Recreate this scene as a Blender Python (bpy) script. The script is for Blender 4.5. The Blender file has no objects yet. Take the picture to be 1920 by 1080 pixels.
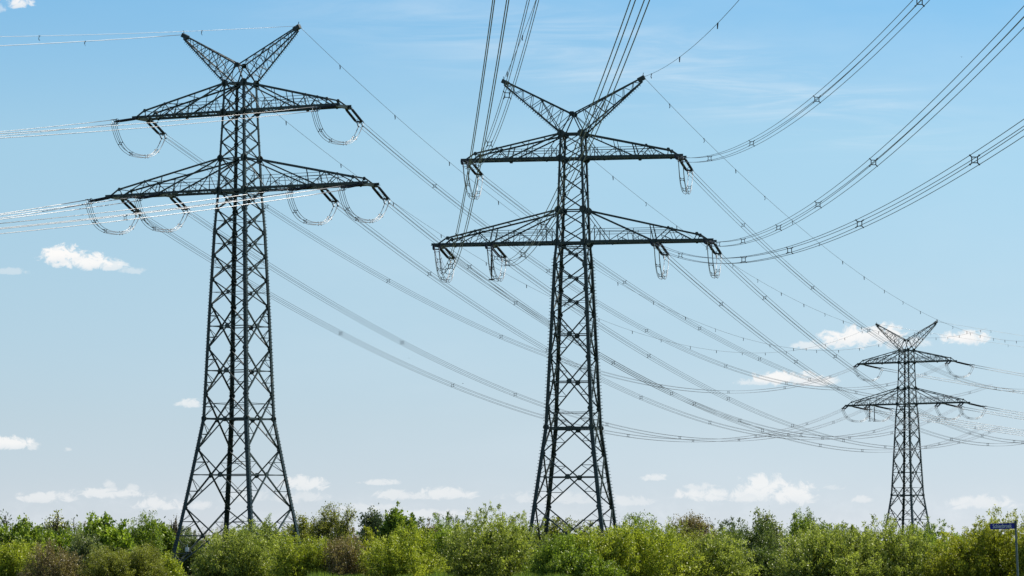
import bpy, math, random
import numpy as np
from mathutils import Vector, Matrix
R = math.radians
sc = bpy.context.scene
col = sc.collection

# ------------------------------------------------------------------ camera
F, HZ, EYE = 7500.0, 1050.0, 1.7            # focal length and horizon row in photo pixels, eye height
PITCH = math.atan((HZ - 540) / F)
CP, SP = math.cos(PITCH), math.sin(PITCH)
cd = bpy.data.cameras.new('camera'); cam = bpy.data.objects.new('camera', cd); col.objects.link(cam)
cd.sensor_width = 36.0; cd.lens = F / 1920 * 36.0
cd.clip_start = 0.5; cd.clip_end = 60000
cam.location = (0, 0, EYE); cam.rotation_euler = (R(90) + PITCH, 0, 0)
sc.camera = cam

# ------------------------------------------------------------------ light
SUN_AZ, SUN_EL = 60.0, 50.0                 # clockwise from +Y
sv = Vector((math.sin(R(SUN_AZ)) * math.cos(R(SUN_EL)), math.cos(R(SUN_AZ)) * math.cos(R(SUN_EL)), math.sin(R(SUN_EL))))
ld = bpy.data.lights.new('sun', 'SUN'); ld.energy = 5.0; ld.angle = R(0.5); ld.color = (1.0, 0.95, 0.87)
sun = bpy.data.objects.new('sun', ld); col.objects.link(sun)
sun.rotation_euler = sv.to_track_quat('Z', 'Y').to_euler(); sun.location = (60, 60, 120)
sc.view_settings.view_transform = 'Standard'; sc.view_settings.look = 'None'
sc.view_settings.gamma = 1.0; sc.view_settings.exposure = 0.62
sc.view_settings.use_curve_mapping = False
sc.cycles.diffuse_bounces = 2; sc.cycles.max_bounces = 6

# ------------------------------------------------------------------ sky with clouds (by world direction)
w = bpy.data.worlds.new('World'); sc.world = w; w.use_nodes = True
nt = w.node_tree; N = nt.nodes; LK = nt.links
for n in list(N): N.remove(n)
def nd(t, **k):
    n = N.new(t)
    for a, v in k.items(): setattr(n, a, v)
    return n
def put(sock, v):
    if isinstance(v, bpy.types.NodeSocket): LK.new(v, sock)
    elif v is not None: sock.default_value = v
def M_(op, a, b=None, c=None):
    n = nd('ShaderNodeMath', operation=op); put(n.inputs[0], a)
    if b is not None: put(n.inputs[1], b)
    if c is not None: put(n.inputs[2], c)
    return n.outputs[0]
def VM(op, a, b):
    n = nd('ShaderNodeVectorMath', operation=op); put(n.inputs[0], a); put(n.inputs[1], b); return n.outputs[0]
def SS(v, lo, hi, a=0.0, b=1.0):
    n = nd('ShaderNodeMapRange', interpolation_type='SMOOTHSTEP')
    put(n.inputs[0], v); n.inputs[1].default_value = lo; n.inputs[2].default_value = hi
    n.inputs[3].default_value = a; n.inputs[4].default_value = b
    return n.outputs[0]
def MIX(f, a, b):
    n = nd('ShaderNodeMix', data_type='RGBA'); put(n.inputs[0], f); put(n.inputs[6], a); put(n.inputs[7], b); return n.outputs[2]
sky = nd('ShaderNodeTexSky', sky_type='NISHITA'); sky.sun_disc = False
sky.sun_elevation = R(SUN_EL); sky.sun_rotation = R(SUN_AZ)
sky.air_density = 0.6; sky.dust_density = 0.0; sky.ozone_density = 6.0; sky.altitude = 0
geo = nd('ShaderNodeTexCoord')
sep = nd('ShaderNodeSeparateXYZ'); LK.new(geo.outputs['Generated'], sep.inputs[0])
az = M_('MULTIPLY', M_('ARCTAN2', sep.outputs[0], sep.outputs[1]), 57.29578)
el = M_('MULTIPLY', M_('ARCSINE', sep.outputs[2]), 57.29578)
cmb = nd('ShaderNodeCombineXYZ'); LK.new(az, cmb.inputs[0]); LK.new(el, cmb.inputs[1]); AE = cmb.outputs[0]
def noise(scale, detail, rough, vec=None, dist=0.0, st=(1, 1.35, 1), off=(0, 0, 0)):
    mp = nd('ShaderNodeMapping'); put(mp.inputs[0], AE if vec is None else vec); mp.inputs[3].default_value = st; mp.inputs[1].default_value = off
    n = nd('ShaderNodeTexNoise'); LK.new(mp.outputs[0], n.inputs['Vector'])
    n.inputs['Scale'].default_value = scale; n.inputs['Detail'].default_value = detail
    n.inputs['Roughness'].default_value = rough; n.inputs['Distortion'].default_value = dist
    return n.outputs[0]
nz = M_('MULTIPLY', M_('SUBTRACT', noise(5.0, 11, 0.68, dist=0.7), 0.5), 4.3)
nz2 = M_('MULTIPLY', M_('SUBTRACT', noise(2.2, 6, 0.6, off=(3.1, 7.7, 0)), 0.5), 2.6)
K = 0.00764                                   # degrees per photo pixel
# x, y, half width, half height (photo pixels as directions), strength, opacity
CL = [(34, 14, 26, 13, 1, .9), (0, 27, 10, 9, 1, .35),
      (118, 484, 42, 20, 1, 1.0), (160, 497, 62, 16, 1, .95), (205, 502, 40, 11, 1, .7), (248, 511, 26, 7, 1, .35), (22, 515, 36, 7, 1, .3),
      (1592, 638, 52, 22, 1, .95), (1652, 634, 42, 22, 1, .9), (1520, 650, 40, 9, 1, .55), (1690, 648, 46, 13, 1, .6),
      (1812, 639, 46, 15, 1, .95),
      (1470, 713, 66, 14, 1, .9), (1530, 718, 44, 10, 1, .8), (1415, 718, 34, 8, 1, .45),
      (20, 836, 50, 13, 1, .85), (66, 840, 16, 9, 1, .5), (356, 760, 24, 9, 1, .6), (132, 846, 9, 5, 1, .35),
      (90, 936, 60, 10, 1, .65), (210, 927, 66, 11, 1, .7), (208, 911, 12, 9, 1, .5), (252, 917, 14, 8, 1, .5), (300, 949, 46, 12, 1, .65), (375, 950, 30, 9, 1, .5),
      (572, 909, 46, 15, 1, .8), (712, 906, 36, 6, 1, .6), (742, 930, 44, 10, 1, .6), (838, 928, 52, 13, 1, .7), (790, 932, 30, 8, 1, .55),
      (1228, 897, 24, 7, 1, .65), (1335, 930, 66, 13, 1, .75), (1310, 916, 30, 8, 1, .5),
      (1430, 917, 46, 23, 1, .9), (1482, 930, 44, 22, 1, .92), (1400, 935, 40, 12, 1, .6), (1612, 938, 22, 8, 1, .5),
      (1830, 945, 66, 14, 1, .6), (1800, 940, 24, 8, 1, .5), (1040, 935, 90, 14, 1, .35), (560, 935, 50, 12, 1, .4), (1560, 915, 26, 7, .7, .3),
      (800, 965, 90, 9, 1, .5), (1180, 940, 46, 11, 1, .4), (690, 955, 60, 9, 1, .35), (465, 930, 40, 14, 1, .35)]
tot = None; low = None
for (x, y, hw, hh, st, op) in CL:
    d = VM('SUBTRACT', AE, ((x - 960) * K, (HZ - y) * K, 0))
    d = VM('MULTIPLY', d, (1 / (hw * K * 1.12), 1 / (hh * K * 1.27), 0))
    s = nd('ShaderNodeSeparateXYZ'); LK.new(d, s.inputs[0])
    yy = M_('MAXIMUM', s.outputs[1], M_('MULTIPLY', s.outputs[1], -1.55))
    q = M_('MULTIPLY_ADD', s.outputs[0], s.outputs[0], M_('MULTIPLY', yy, yy))
    v = M_('ADD', M_('SUBTRACT', st * 0.95, q), nz)
    m = SS(v, -0.12, 0.85, 0.0, op * (.78 if y > 870 else 1.0))
    tot = m if tot is None else M_('MAXIMUM', tot, m)
    lo = M_('MULTIPLY', M_('ADD', M_('SUBTRACT', 0.25, s.outputs[1]), M_('MULTIPLY', nz2, -.45)), m)
    low = lo if low is None else M_('MAXIMUM', low, lo)
# thin band of broken cloud low over the horizon and cirrus streaks higher up
band = M_('MULTIPLY', SS(el, 1.25, 0.35), SS(M_('ADD', nz2, M_('MULTIPLY', nz, .35)), -0.25, 0.9, 0.10, 0.48))
# cirrus: soft veil along a slanting line
cx = M_('ADD', M_('MULTIPLY', az, 0.21), el)
ci = M_('MULTIPLY', SS(M_('ABSOLUTE', M_('SUBTRACT', cx, 7.45)), 1.0, 0.05), SS(noise(0.9, 7, 0.62, st=(0.35, 3.2, 1), dist=.8), 0.38, 0.72))
ci = M_('MULTIPLY', M_('MULTIPLY', ci, SS(az, -5.5, 1.5)), M_('MULTIPLY', SS(az, 7.5, 4.5), 0.34))
veil = M_('MULTIPLY', SS(noise(0.35, 5, 0.6, st=(0.5, 1.6, 1), off=(5, 2, 0)), 0.4, 0.75), 0.10)
veil = M_('MULTIPLY', veil, SS(az, -7.0, -1.0, 0.1, 1.0))
# grade of the clear sky: deeper blue above, paler towards the horizon
skc = nd('ShaderNodeMix', data_type='RGBA', blend_type='MULTIPLY'); skc.inputs[0].default_value = 1.0
LK.new(sky.outputs[0], skc.inputs[6])
gr = nd('ShaderNodeValToRGB'); put(gr.inputs[0], M_('MULTIPLY', M_('MAXIMUM', el, 0.0), 1 / 24.0))
GR = [(0.4, 1.27, 1.075, 1.10), (2.0, 1.50, 1.245, 1.085), (4.0, 1.80, 1.54, 1.2), (6.0, 2.0, 1.84, 1.36), (8.2, 1.52, 1.82, 1.52), (24.0, 1.25, 1.3, 1.2)]
while len(gr.color_ramp.elements) < len(GR): gr.color_ramp.elements.new(.5)
for e_, (a_, r_, g_, b_) in zip(gr.color_ramp.elements, GR): e_.position = a_ / 24.0
for e_, (a_, r_, g_, b_) in zip(gr.color_ramp.elements, GR): e_.color = (r_, g_, b_, 1)
LK.new(gr.outputs[0], skc.inputs[7])
SKY = skc.outputs[2]
CW = 11.0
cloudc = MIX(SS(low, 0.0, 1.1, 0.0, 0.8), (CW * 1.0, CW * .99, CW * .975, 1), (CW * .74, CW * .81, CW * .87, 1))  # shading of the cloud undersides is mixed into their colour
o = MIX(veil, SKY, (CW * .8, CW * .9, CW * .97, 1))
o = MIX(ci, o, (CW * .9, CW * .96, CW, 1))
o = MIX(band, o, (CW * .87, CW * .92, CW * .965, 1))
o = MIX(tot, o, cloudc)
bg = nd('ShaderNodeBackground'); LK.new(o, bg.inputs[0]); bg.inputs[1].default_value = 0.058
wo = nd('ShaderNodeOutputWorld'); LK.new(bg.outputs[0], wo.inputs[0])

# ------------------------------------------------------------------ helpers
def at(x, y, Y):
    """photo pixel at world distance Y -> world point"""
    u = (x - 960) / F; v = (540 - y) / F; k = Y / (CP - v * SP)
    return Vector((u * k, Y, EYE + k * (SP + v * CP)))
def tag(o, label=None, cat=None, group=None, kind=None):
    if label: o['label'] = label
    if cat: o['category'] = cat
    if group: o['group'] = group
    if kind: o['kind'] = kind
    return o
def empty(name, loc, rz=0.0):
    o = bpy.data.objects.new(name, None); o.location = loc; o.rotation_euler = (0, 0, rz)
    o.empty_display_size = 0.5; col.objects.link(o); return o
def link(name, me, parent=None):
    o = bpy.data.objects.new(name, me); col.objects.link(o)
    if parent: o.parent = parent
    return o
def mesh(name, v, f, mat):
    me = bpy.data.meshes.new(name); me.from_pydata(v, [], f)
    if mat: me.materials.append(mat)
    return me
class MB:
    def __init__(s): s.v = []; s.f = []
    def add(s, v, f):
        b = len(s.v); s.v += [tuple(p) for p in v]; s.f += [tuple(i + b for i in q) for q in f]
    def angle(s, p, q, wd, n, t=None):
        wd *= .80 if wd < .2 else .92
        """steel angle section from p to q, one flange square to n"""
        p = Vector(p); q = Vector(q); d = q - p
        if d.length < 1e-4: return
        d.normalize(); n = Vector(n); n = n - d * n.dot(d)
        if n.length < 1e-3: n = d.orthogonal()
        n.normalize(); m = d.cross(n); t = t or max(0.03, wd * 0.16)
        L = [(0, 0), (wd, 0), (wd, t), (t, t), (t, wd), (0, wd)]
        c = wd * 0.32
        ring = [m * (a - c) - n * (b - c) for a, b in L]
        v = [p + r for r in ring] + [q + r for r in ring]
        f = [(i, (i + 1) % 6, 6 + (i + 1) % 6, 6 + i) for i in range(6)] + [(5, 4, 3, 2, 1, 0), (6, 7, 8, 9, 10, 11)]
        s.add(v, f)
    def bar(s, p, q, a, b=None, up=(0, 0, 1)):
        p = Vector(p); q = Vector(q); d = (q - p)
        if d.length < 1e-5: return
        d.normalize(); b = b or a
        u = Vector(up); u = u - d * u.dot(d)
        if u.length < 1e-3: u = d.orthogonal()
        u.normalize(); m = d.cross(u)
        v = [P + m * (a / 2 * i) + u * (b / 2 * j) for P in (p, q) for i, j in ((-1, -1), (1, -1), (1, 1), (-1, 1))]
        s.add(v, [(0, 1, 5, 4), (1, 2, 6, 5), (2, 3, 7, 6), (3, 0, 4, 7), (3, 2, 1, 0), (4, 5, 6, 7)])
    def plate(s, c, n, r, th=0.05, k=6, rot=0.0):
        c = Vector(c); n = Vector(n).normalized(); a = n.orthogonal().normalized()
        z = Vector((0, 0, 1)); z2 = z - n * z.dot(n)
        if z2.length > .1: a = z2.normalized()
        b = n.cross(a); v = []
        for sg in (-1, 1):
            for i in range(k):
                t = 2 * math.pi * (i + .5) / k + rot
                v.append(c + n * (sg * th / 2) + (a * math.cos(t) + b * math.sin(t)) * r)
        s.add(v, [(i, (i + 1) % k, k + (i + 1) % k, k + i) for i in range(k)] + [tuple(range(k))[::-1], tuple(range(k, 2 * k))])
    def tube(s, pts, rad, k=4):
        pts = [Vector(p) for p in pts]; n = len(pts); v = []
        rr = rad if isinstance(rad, (list, tuple)) else [rad] * n
        ref = Vector((0, 0, 1))
        for i, p in enumerate(pts):
            d = (pts[min(i + 1, n - 1)] - pts[max(i - 1, 0)]).normalized()
            x = ref - d * ref.dot(d)
            if x.length < .05: x = Vector((1, 0, 0)) - d * d.x
            x.normalize(); y = d.cross(x)
            for j in range(k):
                t = 2 * math.pi * j / k
                v.append(p + (x * math.cos(t) + y * math.sin(t)) * rr[i])
        f = [(i * k + j, i * k + (j + 1) % k, (i + 1) * k + (j + 1) % k, (i + 1) * k + j) for i in range(n - 1) for j in range(k)]
        f += [tuple(range(k))[::-1], tuple(range((n - 1) * k, n * k))]
        s.add(v, f)
    def me(s, name, mat): return mesh(name, s.v, s.f, mat)
    def build(s, name, mat, parent=None): return link(name, s.me(name, mat), parent)

# ------------------------------------------------------------------ materials
def new_mat(name):
    m = bpy.data.materials.new(name); m.use_nodes = True
    return m, m.node_tree, m.node_tree.nodes['Principled BSDF']
def steel_mat(name, c1, c2, rough, metal=0.0, scale=3.0, lit_spots=None):
    m, t, b = new_mat(name)
    tc = t.nodes.new('ShaderNodeTexCoord'); n = t.nodes.new('ShaderNodeTexNoise'); t.links.new(tc.outputs['Object'], n.inputs['Vector'])
    n.inputs['Scale'].default_value = scale; n.inputs['Detail'].default_value = 6; n.inputs['Roughness'].default_value = .65
    r = t.nodes.new('ShaderNodeValToRGB'); t.links.new(n.outputs[0], r.inputs[0])
    r.color_ramp.elements[0].position = .35; r.color_ramp.elements[0].color = (*c1, 1)
    r.color_ramp.elements[1].position = .62; r.color_ramp.elements[1].color = (*c2, 1)
    if lit_spots:
        e = r.color_ramp.elements.new(.72); e.color = (*lit_spots, 1)
    t.links.new(r.outputs[0], b.inputs['Base Color'])
    b.inputs['Roughness'].default_value = rough; b.inputs['Metallic'].default_value = metal
    return m
STEEL = steel_mat('green_painted_steel', (.018, .032, .029), (.036, .055, .050), .42, 0, .7, (.11, .108, .09))  # last colour: beige spots painted in for sunlit patches of the steel
BOLT = steel_mat('dark_bolt_steel', (.015, .022, .022), (.03, .036, .035), .5)
WIRE = steel_mat('weathered_aluminium', (.185, .19, .195), (.23, .235, .24), .44, 1.0)
INS = steel_mat('brown_black_insulator', (.010, .010, .012), (.02, .018, .018), .25)
FIT = steel_mat('galvanised_fitting', (.03, .034, .035), (.06, .064, .066), .4, .5)
MARK = steel_mat('black_marker_plastic', (.012, .012, .014), (.02, .02, .022), .5)
PLATE = steel_mat('white_enamel', (.7, .7, .68), (.78, .78, .76), .3)

# ------------------------------------------------------------------ lattice pylons
def interp(prof, z):
    for (z0, a0), (z1, a1) in zip(prof, prof[1:]):
        if z <= z1: return a0 + (a1 - a0) * (z - z0) / (z1 - z0)
    return prof[-1][1]
def build_pylon(label, X, Y, yaw, S):
    root = empty('lattice_pylon', (X, Y, 0), -R(yaw)); tag(root, label, 'pylon', 'lattice pylons carrying the power lines')
    prof = S['prof']; A = lambda z: interp(prof, z) / 2
    zt = prof[-1][0]; zk = S['knee']; zb = S['zl'] - 1.6
    zs = sorted(set([p[0] for p in prof]))
    # legs with step bolts
    for sx in (-1, 1):
        for sy in (-1, 1):
            b = MB(); st = MB()
            for z0, z1 in zip(zs, zs[1:]):
                wd = .40 if z1 <= zk + .1 else .36 if z1 <= zb + 1 else .29 if z1 < S['zu'] else .24
                p = Vector((sx * A(z0), sy * A(z0), z0)); q = Vector((sx * A(z1), sy * A(z1), z1))
                # corner of the angle outwards
                d = (q - p).normalized(); n = Vector((0, sy, 0)) if sx * sy > 0 else Vector((sx, 0, 0))
                b.angle(p, q, wd, n, .06)
            for zz in S['nodes']:
                if zz > .9:
                    r = .42 if zz < zb else .3
                    b.plate((sx * (A(zz) - .12), sy * (A(zz) + .03), zz), (0, 1, 0), r * .68, .05)
                    b.plate((sx * (A(zz) + .03), sy * (A(zz) - .12), zz), (1, 0, 0), r * .68, .05)
            for zz in (S['zu'], S['zlt'], S['zl'], zt, zk):
                b.plate((sx * (A(zz) - .05), sy * (A(zz) + .04), zz), (0, 1, 0), .40 if zz != zk else .32, .06, 8)
                b.plate((sx * (A(zz) + .04), sy * (A(zz) - .05), zz), (1, 0, 0), .40 if zz != zk else .32, .06, 8)
            leg = b.build('leg', STEEL, root)
            for z0, z1 in zip(zs, zs[1:]):
                st.bar((sx * (A(z0) + .02), sy * (A(z0) + .02), max(z0, 1.5)), (sx * (A(z1) + .02), sy * (A(z1) + .02), z1), .06, .06)
            z = 2.0
            while z < zt - .5:
                if z < zb or int(z / .4) % 2 == 0:
                    c = Vector((sx * A(z), sy * A(z), z)); l = .30 if z < zb else .2
                    t = .05 if z < zb else .03
                    st.bar(c + Vector((0, -sy * .05, 0)), c + Vector((sx * l, -sy * .05, .02)), t, t)
                    if z < zb: st.bar(c + Vector((-sx * .05, 0, .16)), c + Vector((-sx * .05, sy * l, .18)), t, t)
                z += .33
            st.build('climbing_rail', BOLT, leg)
    # face bracing
    nodes = S['nodes']
    for n, tdir in (((0, -1, 0), (1, 0, 0)), ((0, 1, 0), (1, 0, 0)), ((-1, 0, 0), (0, 1, 0)), ((1, 0, 0), (0, 1, 0))):
        n = Vector(n); tdir = Vector(tdir); b = MB()
        P = lambda s, z: tdir * (s * A(z)) + n * (A(z) - .04) + Vector((0, 0, z))
        for z0, z1 in zip(nodes, nodes[1:]):
            H = z1 - z0; big = H > 3.6
            wd = .17 if big else .145 if z1 <= S['zl'] + .01 else .115
            a0, a1 = A(z0), A(z1)
            zc = z0 + H * a0 / (a0 + a1)                 # where the diagonals cross
            C = n * (A(zc) - .04) + Vector((0, 0, zc))
            b.angle(P(-1, z0), P(1, z1), wd, n); b.angle(P(1, z0) - n * .12, P(-1, z1) - n * .12, wd, n)
            if z1 <= S['zl'] + .01:
                b.plate(C + n * .05, n, .30 if big else .22, .05)
            if big or (z1 <= zb + 2 and H > 2):
                hw = .13 if big else .06
                b.angle(P(-1, zc) - n * .05, P(1, zc) - n * .05, hw, n)
                if big and abs(zc - zk) < 1.2:
                    b.angle(P(-1, zk) - n * .1, P(1, zk) - n * .1, .16, n)
                    b.angle(P(-1, zk + 1.5) - n * .1, P(1, zk + 1.5) - n * .1, .07, n)
            if big:
                for s in (-1, 1):
                    for ze in (z0, z1):
                        E = P(s, ze); Dm = E.lerp(C, .5); D2 = E.lerp(C, .25)
                        b.angle(Dm, P(s, Dm.z), .075, n)
                        b.angle(Dm, P(s, E.z + (C.z - E.z) * .92), .07, n)
                        b.angle(D2, P(s, Dm.z), .05, n)
        for zz, wd in ((S['zl'], .26), (S['zlt'], .16), (S['zu'], .22), (zt, .2), (S['zl'] - .45, .12)):
            b.angle(P(-1, zz), P(1, zz), wd, n)
        b.build('face_bracing', STEEL, root)
    # plan bracing at the waist and arm levels
    for zz in (zk, S['zl'], S['zu']):
        b = MB(); a = A(zz)
        b.angle((-a, -a, zz), (a, a, zz), .1, (0, 0, 1)); b.angle((a, -a, zz - .12), (-a, a, zz - .12), .1, (0, 0, 1))
        b.build('plan_bracing', STEEL, root)
    # cross-arms
    for (zb_, zt_, Ln, inner) in ((S['zu'], zt, S['Lu'], None), (S['zl'], S['zlt'], S['Ll'], S['Li'])):
        for sx in (-1, 1):
            b = MB(); rail = MB()
            ab, at_ = A(zb_), A(zt_); wt = S['wt'] / 2; s0 = ab
            def Bt(s, sy): return Vector((sx * (ab + (Ln - ab) * s), sy * (ab + (wt - ab) * s), zb_))
            def Tp(s, sy):
                return Vector((sx * (at_ + (Ln - .9 - at_) * s), sy * (at_ + (wt * .92 - at_) * s), zt_ + (zb_ + .62 - zt_) * s))
            def on(a, c, t): return a.lerp(c, t)
            si = (inner - ab) / (Ln - ab) if inner else .56
            for sy in (-1, 1):
                n = Vector((0, sy, 0))
                b.angle(Bt(0, sy), Bt(1.05, sy), .27, (0, 0, -1)); b.angle(Tp(0, sy), Tp(1, sy), .19, n)
                b.angle(Tp(1, sy), Bt(1.0, sy), .16, n)
                mA0, mA1 = Tp(0, sy), Bt(si, sy)
                b.angle(mA0, mA1, .16, n)                                   # main tie
                b.angle(Bt(si, sy), Tp(si + .01, sy), .13, n)               # post over the inner fixing
                s2 = si + (1 - si) * .40; s3 = si + (1 - si) * .74
                b.angle(Bt(si, sy), Tp(s2, sy), .11, n); b.angle(Tp(s2, sy), Bt(s3, sy), .11, n); b.angle(Bt(s3, sy), Tp(.985, sy), .10, n)
                b.angle(Tp(s2, sy), Bt(s2 - .01, sy), .07, n)
                m1 = on(Bt(si, sy), Tp(s2, sy), .5); b.angle(m1, Bt((si + s2) / 2 + .0, sy), .06, n); b.angle(m1, Bt(s2 - .01, sy), .07, n)
                m2 = on(Tp(s2, sy), Bt(s3, sy), .5); b.angle(m2, Bt((s2 + s3) / 2, sy), .06, n); b.angle(m2, Bt(s2 - .01, sy), .07, n)
                m3 = on(Bt(s3, sy), Tp(.985, sy), .55); b.angle(m3, Bt(.9, sy), .05, n)
                # lesser web under the main tie
                tA = lambda t: on(mA0, mA1, t)
                sa = si * .33
                b.angle(tA(.0), Bt(sa, sy), .085, n); b.angle(Bt(sa, sy), tA(.62), .085, n)
                b.angle(tA(.62), Bt(si * .64, sy), .06, n); b.angle(tA(.62), Bt(si * .78, sy), .05, n)
                b.angle(on(Bt(sa, sy), tA(.62), .5), Bt(si * .50, sy), .06, n); b.angle(on(Bt(sa, sy), tA(.62), .5), Bt(si * .64, sy), .055, n)
                b.angle(tA(.82), Bt(si * .82, sy), .055, n); b.angle(tA(.82), Bt(si * .66, sy), .055, n)
                m4 = on(tA(0), Bt(sa, sy), .48); b.angle(m4, Bt(.02, sy), .06, n); b.angle(m4, Vector((m4.x, Bt(0, sy).y, zb_)), .05, n)
                if zb_ == S['zu']:
                    b.angle(Tp(.36, sy), tA(.62), .06, n); b.angle(Tp(.18, sy), tA(.3), .05, n)
                    b.angle(Tp(.36, sy), Bt(.36, sy), .06, n)
                # gussets
                for g, r in ((Bt(si, sy), .34), (Tp(s2, sy), .24), (Tp(.985, sy), .3), (Bt(s3, sy), .24), (tA(.62), .18), (Bt(sa, sy), .2)):
                    b.plate(g + n * .06, n, r * .7, .05)
                h0 = (zt_ - zb_) * .40
                for dz in (h0, h0 * .74):
                    rail.bar(Bt(.05, sy) + Vector((0, 0, dz)), Bt(.80 - dz * .06, sy) + Vector((0, 0, dz)), .045)
                for t in (.08, .16, .4, .54):
                    rail.bar(Bt(t, sy), Bt(t, sy) + Vector((0, 0, h0)), .04)
            # bottom and top plan lacing
            k = 9
            for i in range(k):
                sgn = 1 if i % 2 else -1
                b.angle(Bt(i / k, -sgn), Bt((i + 1) / k, sgn), .085, (0, 0, 1))
                b.angle(Bt(i / k, -1), Bt(i / k, 1), .07, (0, 0, 1))
            for t in (.2, .45, .7, .985): b.angle(Tp(t, -1), Tp(t, 1), .08, (0, 0, 1))
            # fixing beams for the insulator strings
            for s in ([si] if inner else []) + [1.0]:
                c = .25
                b.bar(Bt(s, -1) - Vector((0, c, .05)), Bt(s, 1) + Vector((0, c, -.05)), .34, .30)
                b.bar(Bt(s, -1) - Vector((sx * .5, c, .02)), Bt(s, 1) + Vector((-sx * .5, c, -.02)), .16, .16)
            # small lattice stub for walkway near the fixing
            arm = b.build('crossarm', STEEL, root)
            rail.build('handrail', STEEL, arm)
    # earth wire peaks
    zc = S['crotch']; zv = S['zv']
    for sx in (-1, 1):
        b = MB(); a = A(zt)
        tipT = {sy: Vector((sx * S['Lv'], sy * .16, zv)) for sy in (-1, 1)}
        tipB = {sy: Vector((sx * (S['Lv'] - .1), sy * .16, zv - .45)) for sy in (-1, 1)}
        cr = {sy: Vector((sx * .06, sy * .62, zc)) for sy in (-1, 1)}
        bs = {sy: Vector((sx * a, sy * a, zt)) for sy in (-1, 1)}
        for sy in (-1, 1):
            n = Vector((0, sy, 0))
            b.angle(cr[sy], tipT[sy], .17, n); b.angle(bs[sy], tipB[sy], .19, n)
            b.angle(cr[sy], bs[sy], .13, n)
            k = 7
            tp = lambda t: cr[sy].lerp(tipT[sy], t); bt = lambda t: bs[sy].lerp(tipB[sy], t)
            b.angle(bt(0.02), tp(.46), .1, n)
            for i in range(k):
                b.angle(tp(i / k), bt((i + .75) / k), .07, n)
                b.angle(bt((i + .75) / k), tp((i + 1) / k), .07, n)
            for i in range(26):
                p = bt(.04 + i * .036); b.bar(p, p + Vector((sx * .14, sy * .02, -.17)), .035, .035)
        for i in range(1, 7):
            t = i / 7
            for A0, A1 in ((cr, tipT), (bs, tipB)):
                b.angle(A0[-1].lerp(A1[-1], t), A0[1].lerp(A1[1], t), .06, (sx, 0, 1))
                b.angle(A0[-1].lerp(A1[-1], t), A0[1].lerp(A1[1], max(0, t - .14)), .05, (sx, 0, 1))
        b.angle(cr[-1], cr[1], .12, (0, 0, 1))
        b.plate((sx * .04, -.66, zc), (0, 1, 0), .28, .08); b.plate((sx * .04, .66, zc), (0, 1, 0), .28, .08)
        b.bar((sx * (S['Lv'] - .55), 0, zv - .35), (sx * (S['Lv'] + .12), 0, zv - .02), .42, .42)
        b.bar((sx * (S['Lv'] - .1), 0, zv), (sx * (S['Lv'] + .0), 0, zv + .42), .05, .05)
        b.build('earth_peak', STEEL, root)
    return root
SM = dict(prof=[(0, 8.45), (6.5, 6.83), (14.9, 4.70), (21.9, 4.06), (31.9, 3.18), (33.4, 2.88), (36.7, 2.64), (41.9, 2.33), (44.4, 2.16)],
          nodes=[.8, 7.03, 12.3, 16.8, 21.9, 26.3, 28.7, 31.1, 33.4, 35.05, 36.7, 38.45, 40.2, 41.9, 43.15, 44.4],
          knee=14.9, zu=41.9, zl=33.4, zlt=36.7, zv=50.0, crotch=46.4, Lu=10.9, Ll=13.8, Li=8.4, Lv=7.2, wt=2.0)
SL = dict(prof=[(0, 9.95), (5.2, 8.3), (10.4, 6.66), (15.8, 5.06), (25.7, 4.36), (34.9, 3.62), (38.7, 3.12), (41.9, 2.9), (46.6, 2.5), (49.5, 2.31)],
          nodes=[.6, 6.9, 12.7, 18.2, 22.8, 27.1, 29.7, 32.1, 34.5, 36.7, 38.7, 40.3, 41.9, 43.5, 45.1, 46.6, 48.05, 49.5],
          knee=15.8, zu=46.6, zl=38.7, zlt=41.9, zv=54.9, crotch=51.35, Lu=11.9, Ll=15.0, Li=9.0, Lv=6.9, wt=2.2)
class Tw:
    def __init__(s, X, Y, yaw, S, label, short):
        s.c = Vector((X, Y, 0)); t = R(yaw); s.u = Vector((math.cos(t), -math.sin(t), 0)); s.v = Vector((math.sin(t), math.cos(t), 0))
        s.S = S; s.short = short; s.root = build_pylon(label, X, Y, yaw, S)
    def pt(s, ph, side):
        S = s.S; sg = -1 if ph[1] == 'L' else 1
        L = {'U': S['Lu'], 'V': S['Lv'], 'L': S['Ll'] if ph.endswith('o') else S['Li']}[ph[0]]
        z = {'U': S['zu'], 'V': S['zv'], 'L': S['zl']}[ph[0]]
        p = s.c + s.u * (sg * L) + s.v * (0 if ph[0] == 'V' else side * (S['wt'] / 2 + .25)); p.z = z - (.15 if ph[0] != 'V' else 0)
        return p
TL = Tw(-27.316, 400, 29.0, SL, 'tallest dark green lattice pylon at the left, its arms turned to show all four legs', 'left pylon')
TM = Tw(6.147, 400, 12.4, SM, 'dark green lattice pylon in the middle, seen nearly square on with paired legs', 'middle pylon')
TR = Tw(80.49, 815, 37.6, SM, 'small distant lattice pylon rising behind the bushes at the right', 'far right pylon')
b = MB(); b.bar((-3.3, -4.52, 2.75), (-2.9, -4.52, 2.75), .06, .42); b.bar((-3.1, -4.48, 2.97), (-3.1, -4.48, 3.25), .05)
b.build('number_plate', PLATE, TL.root)

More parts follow.
